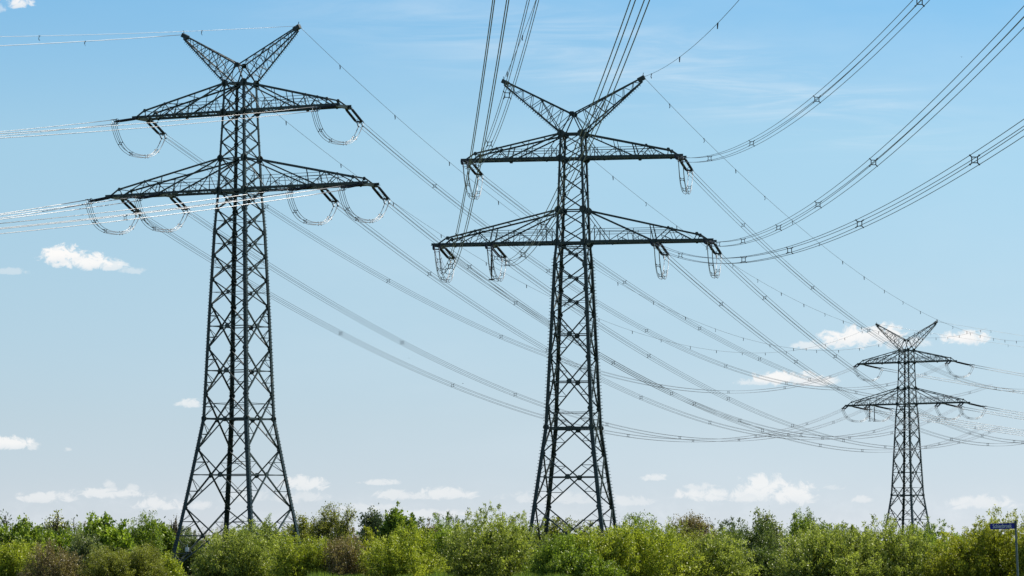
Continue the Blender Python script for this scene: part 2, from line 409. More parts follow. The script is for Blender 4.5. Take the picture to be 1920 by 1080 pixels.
# ------------------------------------------------------------------ insulator strings, conductors, jumpers
SLEN = 4.5
def rod_mesh():
    b = MB(); n = 30; pts = []; rr = []
    pts += [(0, 0, 0), (0, .30, 0)]; rr += [.045, .05]
    for i in range(n):
        y = .34 + 3.2 * i / n; pts += [(0, y, 0), (0, y + .035, 0), (0, y + .075, 0)]; rr += [.075, .135, .08]
    pts += [(0, 3.60, 0), (0, 3.9, 0)]; rr += [.06, .05]
    b.tube(pts, rr, 8); return b.me('insulator_rod', INS)
def yoke_mesh():
    b = MB()
    b.plate((0, 3.95, 0), (0, 0, 1), .30, .05, 3, math.pi / 2)
    b.bar((-.36, 3.82, 0), (.36, 3.82, 0), .12, .12)
    for x in (-.23, .23):
        b.bar((x, 3.95, 0), (x, 4.15, .23), .06); b.bar((x, 3.95, 0), (x, 4.15, -.23), .06)
        for z in (-.23, .23):
            b.bar((x, 4.1, z), (x, 4.7, z), .075, .075)
    ring = [(.28 * math.cos(t), 3.72, .28 * math.sin(t)) for t in np.linspace(0, 2 * math.pi, 13)]
    b.tube(ring, .024, 4)
    return b.me('yoke_plate', FIT)
def link_mesh():
    b = MB()
    b.bar((-.36, .06, 0), (.36, .06, 0), .14, .14)
    b.bar((0, -.35, 0), (0, .05, 0), .1, .16); b.bar((-.28, -.3, 0), (-.28, .1, 0), .08); b.bar((.28, -.3, 0), (.28, .1, 0), .08)
    return b.me('arm_clevis', FIT)
ROD, YOKE, CLEV = rod_mesh(), yoke_mesh(), link_mesh()
def spacer_mesh():
    b = MB(); h = .21
    for x in (-1, 1):
        b.bar((x * .13, 0, -.15), (x * .13, 0, .15), .036, .04); b.bar((-.15, 0, x * .13), (.15, 0, x * .13), .036, .04)
        for z in (-1, 1):
            b.bar((x * .12, 0, z * .12), (x * h, 0, z * h), .05, .05); b.bar((x * h, -.08, z * h), (x * h, .08, z * h), .065, .065)
    return b.me('spacer', FIT)
SPC = spacer_mesh()
def marker_mesh():
    b = MB(); b.bar((0, -.12, 0), (0, .12, 0), .07, .07); b.bar((0, 0, -.02), (.05, .06, -.34), .12, .05)
    b.bar((.05, .06, -.34), (.02, -.05, -.55), .10, .04); return b.me('bird_marker', MARK)
MKM = marker_mesh()
def parab(S, E, sag, t):
    p = S.lerp(E, t); p.z -= 4 * sag * t * (1 - t); return p
LEV = {'U': 'upper', 'L': 'lower'}
def phase_words(ph):
    a = {'U': 'upper', 'L': 'lower', 'V': 'peak'}[ph[0]]; s = 'left' if ph[1] == 'L' else 'right'
    if ph[0] == 'U': return f'{a} {s} arm', 'tip'
    return f'{a} {s} arm', 'tip' if ph.endswith('o') else 'middle'
def orient(o, origin, direction):
    y = direction.normalized(); x = y.cross(Vector((0, 0, 1))).normalized(); z = x.cross(y)
    o.matrix_world = Matrix(((x.x, y.x, z.x, origin.x), (x.y, y.y, z.y, origin.y), (x.z, y.z, z.z, origin.z), (0, 0, 0, 1)))
def make_string(S, d, label, k=1.0):
    o = empty('insulator_string', S); orient(o, S, d); o.empty_display_size = .3
    tag(o, label, 'insulator', 'double insulator strings on the cross-arms')
    for x in (-.3, .3):
        r = link('insulator_rod', ROD, o); r.location = (x, 0, 0)
    link('yoke_plate', YOKE, o); link('arm_clevis', CLEV, o); o.matrix_world = o.matrix_world @ Matrix.Diagonal((1, k, 1, 1))
    return o
def wire_mesh(P, rad, k=6):
    b = MB(); b.tube(P, rad, k); me = b.me('wire', WIRE)
    me.polygons.foreach_set('use_smooth', [True] * len(me.polygons)); return me
ENDS = {}
def strung(tw, ph, side, E, sag, drop, where, span_label):
    """string at this pylon; returns the point where the four wires begin"""
    S = tw.pt(ph, side); L = (E - S).to_2d().length
    p = parab(S, E, sag, SLEN / L); p.z -= drop
    d = p - S
    arm, spot = phase_words(ph); k = .68 if (tw is TL and side < 0) else 1.0
    make_string(S, d, f'double insulator string, {arm} {spot} of {tw.short}, pulling {where}', k)
    e = S + d.normalized() * (4.55 * k)
    ENDS[(tw.short, ph, side)] = (e, d.normalized())
    return e
rnd = random.Random(4)
def bundle(P0, P1, sag, label, group, rad=.0215, first=16.0, step=50.0, marks=None):
    L = (P1 - P0).length
    n = 72
    ts = [i / n for i in range(n + 1)]
    c = parab(P0, P1, sag, .5)
    o = empty('conductor_bundle', P0); tag(o, label, 'power line', group)
    h = (P1 - P0); h.z = 0; h.normalize(); x = h.cross(Vector((0, 0, 1)))
    me = wire_mesh([parab(P0, P1, sag, t) - P0 for t in ts], rad)
    for a in (-1, 1):
        for z in (-1, 1):
            wv = link('wire', me, o); wv.location = x * (a * .21) + Vector((0, 0, z * .21))
    if not marks:
        marks = []; s = first * rnd.uniform(.8, 1.2)
        while s < L - 8: marks.append(s); s += step * rnd.uniform(.9, 1.1)
    for s in marks:
        t = s / L; p = parab(P0, P1, sag, t); q = parab(P0, P1, sag, t + .002)
        sp = link('spacer', SPC); y = (q - p).normalized(); zz = x.cross(y)
        m = Matrix(((x.x, y.x, zz.x), (x.y, y.y, zz.y), (x.z, y.z, zz.z)))
        sp.parent = o; sp.location = p - P0; sp.rotation_euler = m.to_euler()
    return o
def earth(P0, P1, sag, label, rad=.020, step=21.0, first=14.0):
    o = empty('earth_wire', P0); tag(o, label, 'earth wire', 'earth wires between the pylon peaks')
    link('wire', wire_mesh([parab(P0, P1, sag, i / 72) - P0 for i in range(73)], rad), o)
    L = (P1 - P0).length; s = first
    h = (P1 - P0).to_2d(); ang = math.atan2(h.y, h.x) - math.pi / 2
    while s < L - 6:
        k = link('bird_marker', MKM, o); k.location = parab(P0, P1, sag, s / L) - P0
        k.rotation_euler = (0, 0, ang + rnd.uniform(-.6, .6)); k.scale = (.8, .8, .8); s += step * rnd.uniform(.95, 1.05)
V3 = lambda t: Vector(t)
MFAR = dict(UL=((103.2, 859.27, 39.24), 10.89), UR=((124.91, 854.32, 43.33), 12.61), LLo=((101.66, 859.92, 30.4), 11.57),
            LLi=((105.01, 858.7, 30.22), 10.85), LRi=((124.05, 854.89, 33.44), 12.64), LRo=((126.9, 853.67, 32.78), 11.7),
            VL=((102.13, 858.43, 51.46), 10.76), VR=((118.03, 855.16, 49.82), 10.02))
MNEAR = dict(UL=((7.63, -78.09, 38.73), 13.29), UR=((24.44, -77.33, 42.81), 13.47), LLo=((4.71, -78.19, 30.85), 13.82),
             LLi=((8.14, -78.0, 28.02), 12.03), LRi=((28.88, -77.42, 34.13), 13.94), LRo=((21.86, -77.23, 35.78), 10.9),
             VL=((13.6, -77.96, 48.83), 7.18), VR=((23.75, -77.46, 50.77), 12.47))
LLEFT = dict(UL=((-250.23, 143.26, 38.66), 12.43), UR=((-230.3, 128.28, 40.08), 12.64), LLo=((-251.88, 145.21, 29.6), 14.2),
             LLi=((-248.28, 141.43, 30.4), 13.0), LRi=((-234.29, 130.11, 30.5), 12.9), LRo=((-228.69, 126.33, 30.14), 13.39),
             VL=((-246.59, 140.11, 46.03), 10.87), VR=((-236.7, 131.43, 45.77), 9.88))
PH6 = ('UL', 'UR', 'LLo', 'LLi', 'LRi', 'LRo')
def side_w(ph): return 'left' if ph[1] == 'L' else 'right'
NEARS = dict(UL=[20, 70, 119, 169, 260, 330], UR=[43, 91, 144, 198, 270, 340], LLo=[30, 82, 132, 182, 345], LLi=[35, 85, 135, 180, 345],
             LRi=[32, 96, 130, 169, 213, 280, 350], LRo=[15, 52, 94, 130, 168, 250, 330])
def open_span(tw, side, tab, drop, where, what, group, first=16):
    for ph in PH6:
        E, sag = V3(tab[ph][0]), tab[ph][1]
        e = strung(tw, ph, side, E, sag, drop, where, what)
        arm, spot = phase_words(ph)
        L = (E - tw.pt(ph, side)).length
        bundle(e, E, sag * (1 - SLEN / L) ** 2, f'four-wire bundle from {arm} {spot} of {tw.short}, {what}', group, rad=.0185 if tab is MNEAR else .027 if tab is LLEFT else .0215, first=first, marks=NEARS[ph] if tab is MNEAR else None)
    for ph in ('VL', 'VR'):
        E, sag = V3(tab[ph][0]), tab[ph][1]
        earth(tw.pt(ph, side), E, sag, f'thin marked wire from {side_w(ph)} peak of {tw.short}, {what}', rad=(.028 if ph == 'VL' else .017) if tab is LLEFT else .02, step=44 if tab is MNEAR else 21)
open_span(TM, 1, MFAR, .45, 'to the far right', 'running past far right pylon', 'conductors from the middle pylon into the distance', 30)
open_span(TM, -1, MNEAR, .2, 'towards the camera', 'climbing over the camera', 'conductors from the middle pylon over the camera', 14)
open_span(TL, -1, LLEFT, .1, 'out to the left', 'shining, leaving the picture left', 'bright conductors leaving at the left', 26)
# left pylon to far right pylon
for ph in PH6:
    A0, B0 = TL.pt(ph, 1), TR.pt(ph, -1); sag = 14.3
    e = strung(TL, ph, 1, B0, sag, .45, 'to the far right', '')
    f = strung(TR, ph, -1, A0, sag, .3, 'towards left pylon', '')
    L = (A0 - B0).length; arm, spot = phase_words(ph)
    bundle(e, f, sag * (1 - 2 * SLEN / L) - .4, f'four-wire bundle sagging from {arm} {spot} of left pylon to far right pylon', 'conductors between left and far right pylon', first=30)
for ph in ('VL', 'VR'):
    earth(TL.pt(ph, 1), TR.pt(ph, -1), 16.5, f'thin marked wire from {side_w(ph)} peak of left pylon to far right pylon')
hd = Vector((math.sin(R(58)), math.cos(R(58)), 0)); ue = Vector((hd.y, -hd.x, 0))
RT = {}
for ph in PH6 + ('VL', 'VR'):
    sg = -1 if ph[1] == 'L' else 1
    Lx = {'U': SM['Lu'], 'V': SM['Lv'], 'L': SM['Ll'] if ph.endswith('o') else SM['Li']}[ph[0]]
    z = {'U': SM['zu'], 'V': SM['zv'], 'L': SM['zl']}[ph[0]]
    q = TR.c + hd * 380 + ue * (sg * Lx); RT[ph] = ((q.x, q.y, z), 12 if ph[0] != 'V' else 10)
open_span(TR, 1, RT, .15, 'out to the right', 'leaving to the right', 'conductors leaving the far right pylon', 34)
# jumper loops under the arms
def jumper(tw, ph, depth, rad=.026):
    a, da = ENDS[(tw.short, ph, -1)]; c, dc = ENDS[(tw.short, ph, 1)]
    arm, spot = phase_words(ph)
    o = empty('jumper_loop', a); tag(o, f'four-wire jumper loop hanging under {arm} {spot} of the {tw.short}', 'jumper', 'jumper loops under the cross-arms')
    mid = (a + c) / 2; mid.z = min(a.z, c.z) - depth
    pts = []
    n = 26
    for i in range(n + 1):
        t = i / n; s = 2 * t - 1
        e = 1 - abs(s) ** 2.3
        p = a.lerp(c, t - .055 * math.sin(2 * math.pi * t)); base = a.z + (c.z - a.z) * t
        p.z = base - (base - mid.z) * e
        pts.append(p)
    x = (c - a).cross(Vector((0, 0, 1))).normalized()
    me = wire_mesh([p - a for p in pts], rad)
    up = Vector((0, 0, 1))
    hdir = (c - a).normalized()
    for sx in (-1, 1):
        for sz in (-1, 1):
            wv = link('wire', me, o); wv.location = x * (sx * .22) + hdir * (sz * .12) + Vector((0, 0, sz * .12))
    for i in (5, 10, 16, 21):
        sp = link('spacer', SPC, o); y = (pts[i + 1] - pts[i - 1]).normalized(); zz = x.cross(y)
        sp.location = pts[i] - a; sp.rotation_euler = Matrix(((x.x, y.x, zz.x), (x.y, y.y, zz.y), (x.z, y.z, zz.z))).to_euler(); sp.scale = (.8, .8, .8)
    return mid
for tw, dep in ((TL, 2.35), (TM, 2.5), (TR, 2.3)):
    for ph in PH6:
        m = jumper(tw, ph, dep + (.15 if ph == 'UL' else 0))
        if ph == 'LLi' and tw is not TL:
            arm, spot = phase_words(ph)
            offs = (-.9, .9) if tw is TR else (0,)
            for k, of in enumerate(offs):
                top = tw.c + tw.u * (-tw.S['Li']) + tw.v * of; top.z = tw.S['zl'] - .15
                o = empty('support_insulator', top)
                wd = '' if len(offs) == 1 else ('nearer ' if k == 0 else 'farther ')
                tag(o, f'{wd}upright support insulator holding the jumper under lower left arm of {tw.short}', 'insulator', 'upright jumper supports')
                r = link('insulator_rod', ROD, o); r.rotation_euler = (R(-90), 0, 0); r.scale = (.9, (top.z - m.z) / 3.9, .9)
                bb = MB(); zz = -(top.z - m.z); bb.bar((-.3, 0, zz), (.3, 0, zz), .12, .12); bb.bar((0, -.3, zz), (0, .3, zz), .12, .12)
                bb.build('clamp', FIT, o)

# ------------------------------------------------------------------ ground
def ground_mat():
    m, t, b = new_mat('meadow_grass')
    tc = t.nodes.new('ShaderNodeTexCoord'); n = t.nodes.new('ShaderNodeTexNoise'); t.links.new(tc.outputs['Object'], n.inputs['Vector'])
    n.inputs['Scale'].default_value = .15; n.inputs['Detail'].default_value = 9
    r = t.nodes.new('ShaderNodeValToRGB'); t.links.new(n.outputs[0], r.inputs[0])
    r.color_ramp.elements[0].position = .3; r.color_ramp.elements[0].color = (.035, .05, .015, 1)
    r.color_ramp.elements[1].position = .7; r.color_ramp.elements[1].color = (.075, .085, .03, 1)
    t.links.new(r.outputs[0], b.inputs['Base Color']); b.inputs['Roughness'].default_value = .9; b.inputs['Specular IOR Level'].default_value = 0.0
    return m
g = 30000.0
tag(link('ground', mesh('ground', [(-g, -g, 0), (g, -g, 0), (g, g, 0), (-g, g, 0)], [(0, 1, 2, 3)], ground_mat())), kind='structure')

# ------------------------------------------------------------------ vegetation
def leaf_mat(name, c1, c2, tr=.34, tc_=(1.15, 1.25, .5)):
    m = bpy.data.materials.new(name); m.use_nodes = True; t = m.node_tree
    b = t.nodes['Principled BSDF']; out = t.nodes['Material Output']
    a = t.nodes.new('ShaderNodeAttribute'); a.attribute_name = 'tint'
    mx = t.nodes.new('ShaderNodeMix'); mx.data_type = 'RGBA'; t.links.new(a.outputs['Fac'], mx.inputs[0])
    mx.inputs[6].default_value = (*c1, 1); mx.inputs[7].default_value = (*c2, 1)
    t.links.new(mx.outputs[2], b.inputs['Base Color']); b.inputs['Roughness'].default_value = .45
    b.inputs['Specular IOR Level'].default_value = .3
    tl = t.nodes.new('ShaderNodeBsdfTranslucent'); mu = t.nodes.new('ShaderNodeMix'); mu.data_type = 'RGBA'; mu.blend_type = 'MULTIPLY'
    mu.inputs[0].default_value = 1; t.links.new(mx.outputs[2], mu.inputs[6]); mu.inputs[7].default_value = (*tc_, 1)
    t.links.new(mu.outputs[2], tl.inputs['Color'])
    ms = t.nodes.new('ShaderNodeMixShader'); ms.inputs[0].default_value = tr
    t.links.new(b.outputs[0], ms.inputs[1]); t.links.new(tl.outputs[0], ms.inputs[2]); t.links.new(ms.outputs[0], out.inputs[0])
    return m
PAL = dict(
    yellow=leaf_mat('yellow_green_leaf', (0.117, 0.166, 0.014), (0.552, 0.580, 0.097)),
    bright=leaf_mat('fresh_green_leaf', (0.076, 0.138, 0.014), (0.428, 0.524, 0.083)),
    willow=leaf_mat('pale_willow_leaf', (0.090, 0.131, 0.022), (0.524, 0.566, 0.166)),
    green=leaf_mat('mid_green_leaf', (0.048, 0.097, 0.014), (0.345, 0.428, 0.069)),
    dark=leaf_mat('dark_green_leaf', (0.028, 0.055, 0.015), (0.221, 0.276, 0.090)),
    olive=leaf_mat('olive_leaf', (.085, .10, .016), (.41, .42, .10)),
    gold=leaf_mat('golden_green_leaf', (.13, .155, .014), (.54, .54, .08)),
    brown=leaf_mat('russet_bud', (0.124, 0.094, 0.041), (0.400, 0.331, 0.166), .25),
    grey=leaf_mat('grey_green_leaf', (0.076, 0.097, 0.037), (0.373, 0.414, 0.193)))
BARK = steel_mat('brown_bark', (.03, .023, .016), (.075, .058, .04), .9, 0, 6)
TWIG = steel_mat('russet_twig', (.06, .042, .028), (.12, .085, .055), .85, 0, 8)

def leaf_mesh(name, P, axis, ln, wd, tint, mat, rng):
    n = len(P)
    nrm = rng.normal(size=(n, 3)); nrm[:, 2] += 1.15; nrm += np.array([.35, .2, 0])
    ax = axis / (np.linalg.norm(axis, axis=1, keepdims=True) + 1e-9)
    sd = np.cross(ax, nrm); sd /= (np.linalg.norm(sd, axis=1, keepdims=True) + 1e-9)
    ln = ln[:, None]; wd = wd[:, None]
    v = np.stack([P, P + ax * ln * .45 + sd * wd * .5, P + ax * ln, P + ax * ln * .45 - sd * wd * .5], 1).reshape(-1, 3)
    me = bpy.data.meshes.new(name)
    me.vertices.add(4 * n); me.loops.add(4 * n); me.polygons.add(n)
    me.vertices.foreach_set('co', v.astype(np.float32).ravel())
    me.loops.foreach_set('vertex_index', np.arange(4 * n, dtype=np.int32))
    me.polygons.foreach_set('loop_start', np.arange(0, 4 * n, 4, dtype=np.int32))
    me.update(calc_edges=True)
    at_ = me.attributes.new('tint', 'FLOAT', 'POINT')
    at_.data.foreach_set('value', np.repeat(np.clip(tint, 0, 1), 4).astype(np.float32))
    me.materials.append(mat)
    return me
def bez(a, b, c, t): return a * (1 - t) ** 2 + b * 2 * t * (1 - t) + c * t * t
def shrub(name, loc, W, D, H, pal, label, cat, seed, shoots=130, per=80, leaf=.15, wid=.42, spread=.22, spike=.12, spikeh=.22, flat=3.4,
          skirt=.3, stems=34, stemr=.03, bark=None, group=None, t0=.10, lumps=0):
    rng = np.random.default_rng(seed)
    root = empty(name, loc); tag(root, label, cat, group)
    P = []; AX = []; TN = []; SZ = []
    sb = MB()
    rr = np.sqrt(rng.uniform(0, 1, shoots)); ph = rng.uniform(0, 2 * math.pi, shoots)
    lob = 1 + .13 * np.sin(ph * 2 + rng.uniform(0, 6)) + .10 * np.sin(ph * 3 + rng.uniform(0, 6))
    for i in range(shoots):
        r = rr[i]; x = W / 2 * r * math.cos(ph[i]) * lob[i]; y = D / 2 * r * math.sin(ph[i]) * lob[i]
        z = H * max(skirt, (1 - r ** flat) ** .55) * (.80 + .2 * rng.uniform())
        # uneven crown line: a few broad humps
        z *= 1 + .09 * math.sin(x * 2.1 / max(W, 1) * 3 + seed) + .05 * math.sin(x * 9.0 / max(W, 1) + seed * 2.3)
        sp = rng.uniform() < spike and r < .85
        tip = np.array([x, y, z]); base = np.array([x * .34, y * .34, 0.0]); ctl = np.array([x * .9, y * .9, z * .42])
        if sp: tip = tip + np.array([rng.normal() * .15, rng.normal() * .15, H * spikeh * rng.uniform(.4, 1)])
        k = int(per * rng.uniform(.6, 1.35)); t = t0 + (1 - t0) * rng.uniform(0, 1, k) ** .62
        if sp: t = np.concatenate([t[: int(k * .8)], rng.uniform(.8, 1, int(k * .10))])
        k = len(t); tt = t[:, None]
        m_ = max(4, k // 13); nt_ = rng.choice(t, m_); ix = rng.integers(0, m_, k)     # leaves sit in tufts along the shoot
        off = rng.normal(size=(m_, 3)) * (spread * 1.35 * (1.6 - 1.3 * nt_))[:, None] * (.6 if sp else 1)
        t = np.clip(nt_[ix] + rng.normal(size=k) * .012, 0, 1.0); tt = t[:, None]
        C = bez(base, ctl, tip, tt); d = bez(base, ctl, tip, np.minimum(tt + .02, 1.02)) - C
        Q = C + off[ix] + rng.normal(size=(k, 3)) * (.10 if not sp else .06) * (leaf / .15) ** .5
        dd = d / (np.linalg.norm(d, axis=1, keepdims=True) + 1e-9)
        a = dd * .6 + rng.normal(size=(k, 3)) * .55 + np.array([0, 0, .1])
        SZ.append(1 + 1.0 * np.clip(1 - t / .82, 0, 1) + (.5 if rr[i] < .55 else 0) * (t < .8)); P.append(Q); AX.append(a); TN.append(rng.uniform(.3, .7) + (rng.normal(size=m_) * .2)[ix] + rng.normal(size=k) * .24)
        if i < stems:
            ts = np.linspace(0, .97, 7)[:, None]
            sb.tube(list(bez(base, ctl, tip, ts)), [stemr * (1 - .8 * q / 6) for q in range(7)], 3)
    P = np.concatenate(P); AX = np.concatenate(AX); TN = np.concatenate(TN); SZ = np.concatenate(SZ)
    keep = P[:, 2] > .1; P, AX, TN, SZ = P[keep], AX[keep], TN[keep], SZ[keep]
    ln = leaf * rng.uniform(.65, 1.35, len(P)) * SZ; wd = ln * wid * rng.uniform(.8, 1.2, len(P))
    sb.build('stems', bark or BARK, root)
    link('foliage', leaf_mesh('foliage', P, AX, ln, wd, TN, PAL[pal], rng), root)
    return root
def branching(rng, H, W, trunk_h, depth=4, rad=.2, up=.35):
    segs = []; tips = []
    def go(p, d, L, r, k):
        pts = [p]; q = p
        for i in range(4):
            d = d + rng.normal(size=3) * .16; d[2] += up * .12; d /= np.linalg.norm(d); q = q + d * L / 4; pts.append(q)
        segs.append((pts, r, r * .62))
        if k == 0: tips.append((q, d)); return
        if k <= 2: tips.append((pts[2], d))
        for j in range(3 if k > 1 else 4):
            n = rng.normal(size=3); n -= d * n.dot(d); n /= np.linalg.norm(n)
            nd_ = d * rng.uniform(.55, .9) + n * rng.uniform(.5, .95); nd_[2] += up * .4; nd_ /= np.linalg.norm(nd_)
            go(pts[rng.integers(2, 5)], nd_, L * rng.uniform(.6, .8), r * .6, k - 1)
    p0 = np.zeros(3); segs.append(([p0, np.array([.05, 0, trunk_h * .5]), np.array([0, .05, trunk_h])], rad, rad * .85))
    for j in range(5):
        a = 2 * math.pi * (j + rng.uniform(-.3, .3)) / 5; d = np.array([math.cos(a) * .75, math.sin(a) * .75, rng.uniform(.5, 1.0)]); d /= np.linalg.norm(d)
        go(np.array([0, 0, trunk_h * rng.uniform(.75, 1)]), d, (H - trunk_h) * .40, rad * .6, depth - 1)
    return segs, tips
def tree(name, loc, W, H, pal, label, cat, seed, trunk=.25, leaf=.2, per=34, spread=.3, depth=4, group=None, wid=.6, bark=None):
    rng = np.random.default_rng(seed)
    root = empty(name, loc); tag(root, label, cat, group)
    segs, tips = branching(rng, H, W, H * trunk, depth, .035 * H)
    allp = np.concatenate([np.array(s[0]) for s in segs]); zx = allp[:, 2].max(); wx = max(abs(allp[:, 0]).max(), abs(allp[:, 1]).max())
    S = np.array([W / 2 / wx, W / 2 / wx, H * .97 / zx])
    b = MB()
    for pts, r0, r1 in segs: b.tube([p * S for p in pts], [r0 + (r1 - r0) * i / (len(pts) - 1) for i in range(len(pts))], 4)
    b.build('trunk', bark or BARK, root)
    if per:
        T = np.array([t[0] for t in tips]) * S; Dr = np.array([t[1] for t in tips])
        n = len(T); P = np.repeat(T, per, 0) + rng.normal(size=(n * per, 3)) * spread; ax = np.repeat(Dr, per, 0) + rng.normal(size=(n * per, 3)) * .8
        tn = np.repeat(rng.uniform(.2, .8, n), per) + rng.normal(size=n * per) * .18
        ln = leaf * rng.uniform(.6, 1.4, n * per)
        link('crown', leaf_mesh('crown', P, ax, ln, ln * wid, tn, PAL[pal], rng), root)
    return root
def place(x, topy, Y):
    p = at(x, topy, Y); return Vector((p.x, Y, 0)), p.z
def S_(x, hw, top, Y, pal, label, name='shrub', cat='shrub', seed=1, dens=1.0, dep=.8, **k):
    loc, H = place(x, top, Y); W = 2 * hw * Y / F; H *= 1.05
    n = int(max(40, min(230, 22 * W * dens)))
    k['per'] = int(k.get('per', 85) * 2.0); k['leaf'] = k.get('leaf', .19) * .76; W *= 1.12
    return shrub(name, loc, W, max(2.0, W * dep), H, pal, label, cat, seed, shoots=n, **k)
def T_(x, hw, top, Y, pal, label, seed=1, **k):
    loc, H = place(x, top, Y); return tree(k.pop('name', 'tree'), loc, 2.35 * hw * Y / F, H, pal, label, k.pop('cat', 'tree'), seed, **k)

# left edge up to the left pylon
S_(22, 78, 1012, 284, 'yellow', 'yellow-green leafy bush filling the bottom left corner', seed=11, spike=.15)
S_(28, 66, 979, 322, 'green', 'dark green rounded bush behind the yellow-green one at the left edge', seed=12, leaf=.26, wid=.65, spike=.1)
T_(10, 24, 962, 345, 'dark', 'thin dark sapling poking above the bushes at the left edge', seed=3, per=9, depth=3, spread=.2, name='sapling')
T_(46, 16, 966, 350, 'willow', 'small pale pointed sapling above the dark bush near the left edge', name='sapling', seed=14, per=14, depth=3, spread=.18, leaf=.15)
S_(104, 54, 1019, 279, 'brown', 'brown twiggy half-bare bush near the bottom left', seed=15, per=48, leaf=.13, wid=.4, stems=150, stemr=.022, bark=TWIG, flat=3.2, dens=1.6, spread=.15, spike=.05, spikeh=.08)
S_(84, 58, 990, 316, 'green', 'green bush with a dark hollow behind the brown twiggy bush', seed=16, leaf=.26, wid=.7, spike=.0)
T_(90, 16, 968, 352, 'grey', 'grey sparse sapling left of the leafier sapling near the left edge', seed=17, per=6, depth=3, spread=.2, name='sapling')
T_(109, 17, 956, 350, 'olive', 'taller sunlit sapling rising above the bushes near the left edge', seed=18, per=14, depth=3, spread=.18, leaf=.2, name='sapling')
T_(144, 12, 968, 352, 'grey', 'small thin sapling right of the taller sunlit sapling', seed=19, per=8, depth=3, spread=.16, name='sapling')
S_(158, 40, 1002, 300, 'grey', 'loose grey-green bush between the brown and the olive bush', seed=20, per=60, spike=.1)
S_(200, 54, 978, 312, 'bright', 'bright green bush with large leaves and a dark hollow', seed=21, leaf=.3, wid=.72, spike=.0)
S_(150, 46, 984, 328, 'green', 'mid green low bush left of the bright large-leaved bush', seed=22, spike=.1)
S_(190, 40, 974, 345, 'brown', 'brown-tinged bush crown just behind the bright large-leaved bush', seed=23, spike=.3, spikeh=.1)
S_(238, 78, 1019, 277, 'olive', 'round olive fine-leaved bush at the bottom left of the left pylon', seed=24, leaf=.12, wid=.4, per=150, dens=1.5, spread=.15, stems=120, stemr=.02, bark=TWIG, spike=.04, spikeh=.06, flat=3.2)
S_(266, 44, 967, 335, 'green', 'tall olive green bush left of the dark tree beside the left pylon', seed=25, spike=.15, spikeh=.08)
T_(290, 30, 983, 425, 'green', 'dark green leafy tree directly left of the left pylon leg', seed=26, per=60, leaf=.3, spread=.34, depth=4, trunk=.3)
T_(328, 15, 962, 430, 'brown', 'bare thin sapling beside the left pylon leg', seed=27, per=5, depth=3, spread=.15, leaf=.12, name='sapling', bark=TWIG)
S_(316, 20, 1044, 282, 'yellow', 'small bright yellow-green shrub at the foot of the left pylon leg', seed=28, per=70)
# under and right of the left pylon
S_(400, 46, 976, 452, 'brown', 'brown bare-twigged bush seen through the legs of the left pylon', seed=30, per=40, leaf=.14, stems=130, stemr=.025, bark=TWIG, spike=.2, spikeh=.1)
S_(352, 40, 1004, 440, 'dark', 'dark bush low behind the left pylon leg', seed=31)
S_(470, 70, 988, 455, 'green', 'mid green bush behind the right legs of the left pylon', seed=32, spike=.2)
S_(450, 98, 1000, 292, 'willow', 'broad pale green bush in front of the left pylon base', seed=33, spike=.28, spikeh=.16)
S_(505, 40, 991, 296, 'willow', 'upright pale bush before the right legs of the left pylon', seed=34, spike=.3, spikeh=.15)
S_(566, 62, 1001, 286, 'yellow', 'yellow-green dense bush right of the left pylon', seed=35, leaf=.17, spike=.15, spikeh=.1)
S_(646, 48, 1003, 285, 'brown', 'brown twiggy bush below the round open tree', seed=36, per=60, leaf=.14, wid=.45, stems=150, stemr=.025, bark=TWIG, dens=1.4, spread=.17, spike=.1, spikeh=.08)
T_(622, 60, 942, 430, 'olive', 'round open-crowned tree right of the left pylon, branches showing', seed=44, per=15, leaf=.16, spread=.2, depth=5, trunk=.16)
T_(568, 24, 968, 436, 'olive', 'smaller thin tree between the left pylon and the round open tree', seed=38, per=26, leaf=.2, spread=.25, depth=4)
T_(704, 30, 954, 390, 'grey', 'loose grey-green tree left of the dense dark tree', seed=39, per=26, leaf=.2, spread=.25, depth=4, trunk=.2)
S_(750, 46, 962, 350, 'green', 'dense dark green tree with big leaves between the two pylons', name='tree', cat='tree', seed=40, leaf=.3, wid=.7, spike=.2, spikeh=.1)
S_(790, 22, 976, 352, 'dark', 'small dark leafy sapling right of the dense dark tree', name='sapling', cat='sapling', seed=42, leaf=.26, wid=.6)
S_(806, 24, 977, 440, 'brown', 'distant reddish brown bush between the two pylons', seed=43, spike=.3, spikeh=.1)
S_(750, 84, 992, 283, 'yellow', 'fresh yellow-green bush in the middle between the two pylons', seed=44, leaf=.17, spike=.25, spikeh=.14)
S_(694, 30, 999, 290, 'gold', 'golden sparse shrub beside the brown twiggy bush', seed=45, per=60)
S_(838, 52, 984, 300, 'bright', 'green shrub at the left shoulder of the big willow bush', seed=46, spike=.2)
S_(936, 122, 966, 290, 'willow', 'big pale willow bush with upright shoots left of the middle pylon', seed=47, spike=.34, spikeh=.12, dens=1.1)
